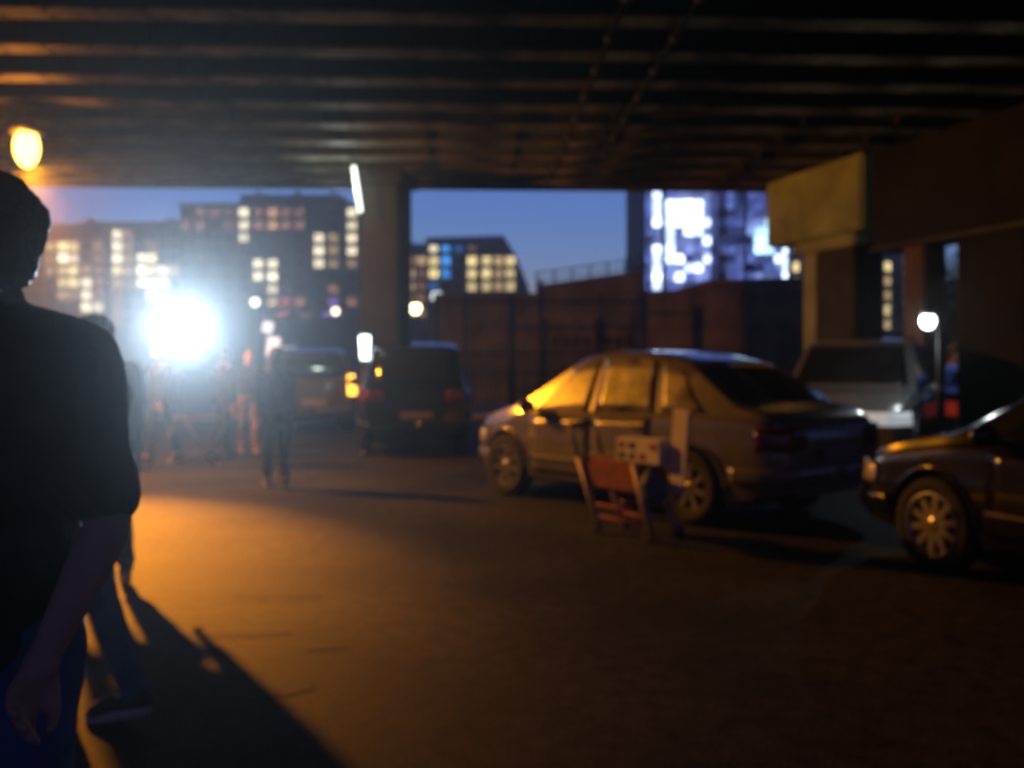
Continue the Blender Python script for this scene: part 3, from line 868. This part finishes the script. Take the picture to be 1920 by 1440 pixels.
def suv(): return Car(4.5,
    [(-2.25, 1.1), (-2.2, 1.32), (-2.0, 1.7), (-1.5, 1.79), (-.3, 1.81), (.35, 1.76), (1.08, 1.14), (1.6, 1.08), (2.05, .98), (2.25, .8)],
    [(-2.25, .98), (-2.1, 1.07), (0, 1.04), (1.1, 1.03), (2.0, .93), (2.25, .72)],
    [(-2.25, .78), (-2.05, .87), (-1.2, .9), (1.2, .9), (2.0, .84), (2.25, .68)], zlow=.27, wheels=(-1.32, 1.34), wr=.37, tumble=.26)
SW = dict(win=[(.08, 1.0, .12, .5), (-.82, .0, -.78, .04), (-1.75, -.9, -1.7, -.86)], ws=(.42, 1.05), rw=(-2.03, -2.235), doors=[(-.02, .86), (-.84, -.05)], lamp_z=(.7, .86), tail_z=(.85, 1.04), rimr=.23)
S = suv()
make_car('suv_car', 'bronze tall car with a glowing orange tail lamp left of the column', 'car', S, (-4.62, 22.0, 0), R(104), M['orangecar'], group='cars parked under the bridge', lit_tail=(-1, M['litorange']), **{**SW, 'tail_z': (.8, 1.22), 'tail_in': .68})
make_car('suv_car', 'dark tall car parked square on below the column, tail to us', 'car', S, (-1.77, 16.83, 0), R(98), M['blackcar'], group='cars parked under the bridge', **SW)
make_car('suv_car', 'pale grey tall car facing us behind the sedan by the pier', 'car', S, (4.95, 13.6, 0), R(-118), M['palecar'], group='cars parked under the bridge', head=(1, M['glinthead']), **SW)
make_car('sedan_car', 'dark car with red tail lamps half hidden beyond the right columns', 'car', dark, (8.3, 17.2, 0), R(72), M['greycar'],
         win=[(.08, .96, .12, .46), (-.82, .0, -.62, .04)], ws=(.5, 1.15), rw=(-.95, -1.52), doors=[(-.02, .86), (-.82, -.05)], spokes=7,
         group='cars parked under the bridge', lit_tail=(1, M['litred']))

# ------------------------------------------------------------------ people
from mathutils import noise
def rough_up(me, amp, freq, stretch=(1, 1, 1)):
    n = [v.normal.copy() for v in me.vertices]
    for v, q in zip(me.vertices, n):
        p = Vector((v.co.x * stretch[0], v.co.y * stretch[1], v.co.z * stretch[2])) * freq
        v.co += q * amp * noise.fractal(p, .8, 2.1, 3)
    me.update(); return me

def rem(mb, name, vox, it=5):
    return mod_mesh(mb.mesh(name), name, [('REMESH', dict(mode='VOXEL', voxel_size=vox, use_smooth_shade=True)), ('SMOOTH', dict(factor=.5, iterations=it))])

def person(label, loc, rz, H=1.75, legL=(18, 8), legR=(-14, 30), armL=(12, 15, 6), armR=(-10, 15, 6), head=(0, 0), vox=.012,
           top=None, legs=None, sleeve='long', hair='short', shoes=None, girth=1.0, collar=0.0, group='people walking under the bridge', curl=.5, coat_len=.0, skirt=None, bag=False):
    k = H / 1.75
    hipz = .93
    J = {}
    def leg(sx, a, kb):
        hip = Vector((sx * .095, 0, hipz)); t = R(a)
        kn = hip + .43 * Vector((sx * .01, -math.sin(t), -math.cos(t))); t2 = R(a - kb)
        an = kn + .41 * Vector((0, -math.sin(t2), -math.cos(t2)))
        pitch = R(a - kb) * .75
        toe = an + Vector((sx * .02, -.17 * math.cos(pitch) - .02, -.06 - .17 * math.sin(-pitch) * 1.0))
        heel = an + Vector((0, .05, -.055))
        return hip, kn, an, toe, heel
    LL, LR = leg(1, *legL), leg(-1, *legR)
    low = min(min(p.z for p in LL), min(p.z for p in LR)) - .03
    up = Vector((0, 0, -low))
    LL = [p + up for p in LL]; LR = [p + up for p in LR]
    pel = Vector((0, 0, hipz + .03)) + up
    chest = pel + Vector((0, -.01, .33)); neck = pel + Vector((0, -.012, .545)); hd_ = pel + Vector((0, -.035, .70))
    def arm(sx, a, eb, out, fo=None):
        sh = pel + Vector((sx * .185, 0, .475)); t = R(a); o = R(out)
        el = sh + .30 * Vector((sx * math.sin(o), -math.sin(t) * math.cos(o), -math.cos(t) * math.cos(o)))
        t2 = R(a + eb); o2 = o * .4 if fo is None else R(fo)
        wr = el + .255 * Vector((sx * math.sin(o2), -math.sin(t2) * math.cos(o2), -math.cos(t2) * math.cos(o2)))
        d = (wr - el).normalized()
        return sh, el, wr, d
    AL, AR = arm(1, *armL), arm(-1, *armR)
    hz_ = Matrix.Rotation(R(head[0]), 3, 'Z') @ Matrix.Rotation(R(head[1]), 3, 'X')
    def hp(x, y, z): return hd_ + hz_ @ Vector((x, y, z))
    hr = tuple((hz_.to_euler()))
    # --- body: one continuous skin
    b = MB()
    b.sph(hp(0, .012, .025), (.076, .096, .108), hr, 20, 14); b.sph(hp(0, -.03, -.045), (.058, .062, .07), hr, 16, 12)
    b.sph(hp(0, -.05, -.095), (.036, .032, .028), hr); b.cap(hp(0, -.09, .012), hp(0, -.112, -.022), .010, .0155)
    b.cap(hp(-.028, -.086, .03), hp(.028, -.086, .03), .012, .012); b.cap(hp(-.02, -.09, -.058), hp(.02, -.09, -.058), .0095, .0095)
    for sx in (-1, 1):
        b.sph(hp(sx * .077, .012, -.002), (.011, .02, .032), hr); b.sph(hp(sx * .043, -.062, -.018), (.024, .022, .022), hr)
    b.chain([(hp(0, .02, -.06), .056), (neck + Vector((0, .01, .0)), .058), (neck + Vector((0, .01, -.05)), .075)])
    b.sph(chest, (.155 * girth, .105 * girth, .2)); b.sph(pel + Vector((0, 0, .12)), (.135 * girth, .1 * girth, .17)); b.sph(pel, (.155, .11, .12))
    for A in (AL, AR):
        sh, el, wr, d = A
        sx = 1 if sh.x > 0 else -1
        b.chain([(neck + Vector((sx * .04, 0, -.05)), .05), (sh, .055), (el, .041), (el + (wr - el) * .25, .043), (wr, .027)])
        # hand
        q = d.to_track_quat('-Z', 'Y').to_matrix()     # local -Z runs along the forearm, fingers point that way
        def hl(x, y, z): return wr + q @ Vector((x, y, z))
        inn = -sx
        b.chain([(wr, .027), (hl(0, 0, -.03), .03)])
        for i, yy in enumerate((-.03, -.01, .011, .03)):
            b.chain([(hl(0, yy * .5, -.02), .015), (hl(0, yy, -.085), .0135)])
            ln = (.066, .075, .07, .054)[i]; c = curl * (1 + .12 * i); p = Vector((0, yy, -.085)); ang = 0; r0 = .0105
            pts = [(hl(*p), r0)]
            for s_ in range(3):
                ang += c * (.35, .8, .7)[s_]; l = ln * (.44, .32, .24)[s_]
                p = p + Vector((inn * math.sin(ang) * l, (yy * .06), -math.cos(ang) * l)); pts.append((hl(*p), r0 * (.95, .88, .75)[s_]))
            b.chain(pts)
        b.chain([(hl(0, -.02, -.025), .017), (hl(inn * .015, -.046, -.06), .0135), (hl(inn * .025, -.056, -.09), .0115), (hl(inn * .03, -.055, -.112), .009)])
    for Lg in (LL, LR):
        hip, kn, an, toe, heel = Lg
        b.chain([(hip, .083), (kn, .054), (kn + (an - kn) * .3, .054), (an, .036)]); b.chain([(heel, .03), (an, .034), (toe, .03)])
    body = link('person', rem(b, 'person', vox, 4), M['skin']); tag(body, label, 'person', group)
    # --- clothes
    def cloth(name, mb, m, it=6): return link(name, rough_up(rem(mb, name, vox * 1.1, it), .011, 6.5, (1, 1, .7)), m, body)
    c = MB(); g = girth
    c.sph(chest, (.178 * g, .128 * g, .215)); c.sph(pel + Vector((0, 0, .11)), (.165 * g, .125 * g, .19)); c.sph(pel + Vector((0, 0, -.03 - coat_len / 2)), (.168, .13, .1 + coat_len / 2))
    c.cap(chest + Vector((-.12, 0, .11)), chest + Vector((.12, 0, .11)), .088, .088)
    c.chain([(neck + Vector((0, .012, -.055)), .088), (neck + Vector((0, .012, -.012)), .073)])
    if collar:
        c.chain([(neck + Vector((0, .015, -.05)), .1), (neck + Vector((0, .02, collar)), .088)])
        for sx in (-1, 1): c.chain([(neck + Vector((sx * .03, .015, -.02)), .08), (pel + Vector((sx * .17, .01, .475)), .088)])
    for A in (AL, AR):
        sh, el, wr, d = A
        pts = [(chest + Vector(((1 if sh.x > 0 else -1) * .1, 0, .12)), .088), (sh, .074), (sh + (el - sh) * .5, .066)]
        if sleeve == 'long': pts += [(el, .058), (el + (wr - el) * .9, .043)]
        else: pts += [(sh + (el - sh) * .82, .066)]
        c.chain(pts)
    cloth('jacket' if sleeve == 'long' else 'shirt', c, top)
    c = MB(); c.sph(pel + Vector((0, 0, .0)), (.163, .122, .11))
    for Lg in (LL, LR):
        hip, kn, an, toe, heel = Lg
        c.chain([(pel + (hip - pel) * .8, .098), (hip, .098), (kn, .07), (an + Vector((0, .01, .0)), .058)])
    cloth('jeans' if legs in (M['denim'],) else 'trousers', c, legs)
    for Lg in (LL, LR):
        hip, kn, an, toe, heel = Lg
        c = MB(); c.chain([(heel + Vector((0, 0, .02)), .042), (an + (toe - an) * .55 + Vector((0, 0, .0)), .044), (toe + Vector((0, .02, .01)), .04)]); c.chain([(an + Vector((0, .01, .0)), .048), (heel + Vector((0, .01, .03)), .043)])
        so = link('shoe', rem(c, 'shoe', vox, 4), shoes or M['shoe'], body)
        s2 = MB(); z = Vector((0, 0, -.018)); s2.chain([(heel + z, .036), ((heel + toe) / 2 + z, .034), (toe + z + Vector((0, .01, 0)), .037)])
        link('sole', rem(s2, 'sole', vox, 3), M['sole'], so)
    h = MB()
    if hair == 'short':
        h.sph(hp(0, .03, .045), (.085, .096, .1), hr, 18, 12); h.sph(hp(0, .065, -.0), (.07, .055, .075), hr)
    elif hair == 'bushy':
        h.sph(hp(0, .03, .035), (.096, .11, .1), hr, 20, 14); h.sph(hp(0, .055, .0), (.088, .07, .075), hr); h.sph(hp(0, .045, -.04), (.09, .07, .06), hr); h.sph(hp(.055, .02, .0), (.04, .055, .055), hr); h.sph(hp(-.055, .02, .0), (.04, .055, .055), hr)
    else:
        h.sph(hp(0, .03, .04), (.088, .1, .102), hr, 18, 12); h.sph(hp(0, .07, -.07), (.085, .055, .13), hr)
    link('hair', rough_up(rem(h, 'hair', vox, 3), .013, 26, (1, 1, .45)), M['hair'], body)
    for sx in (-1, 1):
        MB().sph(hp(sx * .031, -.079, .006), .0125, None, 10, 8).build('eye', M['eye'], body, True)
    if bag:
        bg_ = MB().cbox((0, 0, 0), (.32, .12, .36)); o = bevel(bg_.build('handbag', M['maroon'], body, loc=pel + Vector((.27, .02, -.15))), .03)
    body.location = loc; body.rotation_euler = (0, 0, rz); body.scale = (k, k, k)
    return body

person('man in a dark short sleeved shirt close at the left edge, bare arm hanging', (-.975, 1.75, 0), R(8), 1.72, legL=(10, 6), legR=(-8, 16), armL=(6, 34, 11, -13), armR=(-6, 15, 8),
       head=(-38, 4), vox=.007, top=M['darkshirt'], legs=M['denim'], sleeve='short', hair='bushy', girth=1.2, curl=.55, collar=.03)
person('person in dark jacket and blue jeans stepping just behind the near man', (-1.72, 3.95, 0), R(-100), 1.58, legL=(-15, 5), legR=(24, 10), armL=(-10, 14, 4), armR=(14, 20, 4),
       vox=.009, top=M['darkcoat'], legs=M['denim'], hair='short')
person('person in charcoal clothes walking beyond the one in blue jeans', (-2.74, 6.4, 0), R(-150), 1.72, legL=(20, 8), legR=(-16, 26), vox=.01, top=M['darkcoat'], legs=M['darkdenim'], hair='long')
pd = G(517, 915)
person('lone figure in a long dark coat crossing the orange lit road', pd, R(-165), 1.58, legL=(9, 4), legR=(-8, 14), armL=(5, 14, 5), armR=(-4, 14, 5), vox=.011, top=M['darkcoat'], legs=M['darkdenim'], hair='long', coat_len=.16, girth=1.15)
person('figure in dark clothes beside the floodlight, right of its glare', (G(420, 862).x, G(420, 862).y, 0), R(150), 1.68, vox=.013, top=M['darkcoat'], legs=M['darkdenim'])
person('walker in pinkish trousers behind the lone dark coated figure', (G(466, 848).x, G(466, 848).y, 0), R(20), 1.62, legL=(12, 6), legR=(-10, 18), vox=.013, top=M['greycoat'], legs=M['pink'], hair='long')
person('figure in grey jacket below the left side of the floodlight glare', (G(300, 868).x, G(300, 868).y, 0), R(-30), 1.66, legL=(-10, 18), legR=(12, 6), vox=.013, top=M['greycoat'], legs=M['darkdenim'])

# ------------------------------------------------------------------ handcart in front of the sedan
def handcart():
    RZ = R(-53)
    t = empty('handcart', (.97, 8.08, 0), RZ); tag(t, 'folding handcart with slanted pale legs and maroon canvas beside the sedan door', 'handcart')
    pale = mat('pale pink tube', (.5, .36, .33), .5, var=.2, scale=12)
    for y in (-.14, .14):
        for (x0, x1) in ((-.46, -.2), (.22, .42)):
            MB().tube((x0, y, .62), (x1, y, .06), .03, n=8).build('leg', pale, t, True)
    for z, x0, x1 in ((.24, -.27, .36), (.14, -.23, .39)):
        for y in (-.14, .14): MB().tube((x0, y, z), (x1, y, z), .012, n=8).build('crossbar', M['maroon'], t, True)
    bevel(MB().box(-.45, .34, -.13, .13, .36, .62).build('canvas_tub', M['maroon'], t), .03)
    MB().tube((-.46, -.14, .62), (-.58, -.14, .9), .016, n=8).tube((-.46, .14, .62), (-.58, .14, .9), .016, n=8).tube((-.58, -.15, .9), (-.58, .15, .9), .02, n=8).build('handle', M['ironblk'], t, True)
    wh = MB().lathe([(.001, -.018), (.045, -.02), (.06, -.012), (.06, .012), (.045, .02), (.001, .018)], 'Y', 16).mesh('wheel')
    for x in (-.2, .42):
        for y in (-.17, .17): link('wheel', wh, M['tyre'], t, (x, y, .06))
    b = Vector(t.location); Q = Matrix.Rotation(RZ, 3, 'Z')
    # things riding in it
    o = MB(); o.box(-.09, .09, -.015, .015, 0, .68); c = bevel(o.build('rolled_board', M['whiteboard'], None), .012)
    c.location = b + Q @ Vector((.60, -.04, .40)); c.rotation_euler = (0, R(5), RZ); tag(c, 'tall narrow white board standing at the right end of the handcart', 'board')
    s = empty('patterned_box', b + Q @ Vector((.24, -.02, .622)), RZ); tag(s, 'pale box with rows of dark squares printed on it atop the handcart', 'box')
    bevel(MB().box(-.25, .25, -.1, .1, 0, .2).build('carton', M['whiteboard'], s), .008)
    for i in range(4):
        for j in range(2):
            if (i + j) % 4 != 3: MB().cbox((-.18 + .12 * i, -.1, .055 + .085 * j), (.075, .006, .055)).build('printed_square', (M['ironblk'], M['maroon'], M['bluebag'])[(i * 2 + j) % 3], s)
    g = MB().sph((0, 0, 0), (.1, .09, .11)).sph((.02, 0, -.06), (.11, .1, .08)).cap((-.03, 0, .08), (.0, 0, .14), .03, .02)
    gb = link('blue_bag', rem(g, 'blue_bag', .012, 3), M['bluebag']); gb.location = b + Q @ Vector((.44, -.16, .46)); tag(gb, 'crumpled blue bag hung at the right end of the handcart', 'bag')
handcart()

# pale sign boards near the walkers
def sign(label, u0, u1, v0, v1, Y, m, tilt=0):
    c = P((u0 + u1) / 2, (v0 + v1) / 2, Y); w = (u1 - u0) / F * Y; h = (v1 - v0) / F * Y
    t = empty('street_sign', (c.x, c.y, 0)); tag(t, label, 'sign', 'pale signs beyond the walkers')
    MB().tube((0, .04, 0), (0, .04, c.z + h / 2), .03).build('post', M['steelgrey'], t, True)
    o = bevel(MB().cbox((0, 0, 0), (w, .03, h)).build('board', m, t, loc=(0, 0, c.z)), .008); o.rotation_euler = (0, R(tilt), 0)
sb = mat('backlit white sign', (.7, .75, .75), .5, var=.2, scale=6, emit=(.75, .88, 1), es=.75)
sb2 = mat('faint backlit sign', (.6, .7, .68), .5, var=.2, scale=6, emit=(.6, .85, .85), es=.16)
sign('small tilted white lit sign above the lone dark coated figure', 492, 512, 603, 624, 22, sb, 14)
sign('taller white lit sign just above the head of the lone figure', 500, 524, 632, 668, 20, sb, 6)
sign('faint teal tinted sign right of the lone figure', 529, 556, 648, 700, 24, sb2, 0)

# ------------------------------------------------------------------ air
hb_ = MB().box(-160, 160, -66, 246, -1.0, 60)
hz = mat('air', (1, 1, 1))
hz.node_tree.nodes.clear()
vo = hz.node_tree.nodes.new('ShaderNodeVolumePrincipled'); oo = hz.node_tree.nodes.new('ShaderNodeOutputMaterial')
vo.inputs['Color'].default_value = (.95, .95, .95, 1); vo.inputs['Density'].default_value = .0012; vo.inputs['Anisotropy'].default_value = .88  # thin scattering volume added to make lens bloom around the lamps
hz.node_tree.links.new(vo.outputs[0], oo.inputs['Volume'])
h = hb_.build('bloom_haze', hz); tag(h, kind='stuff')
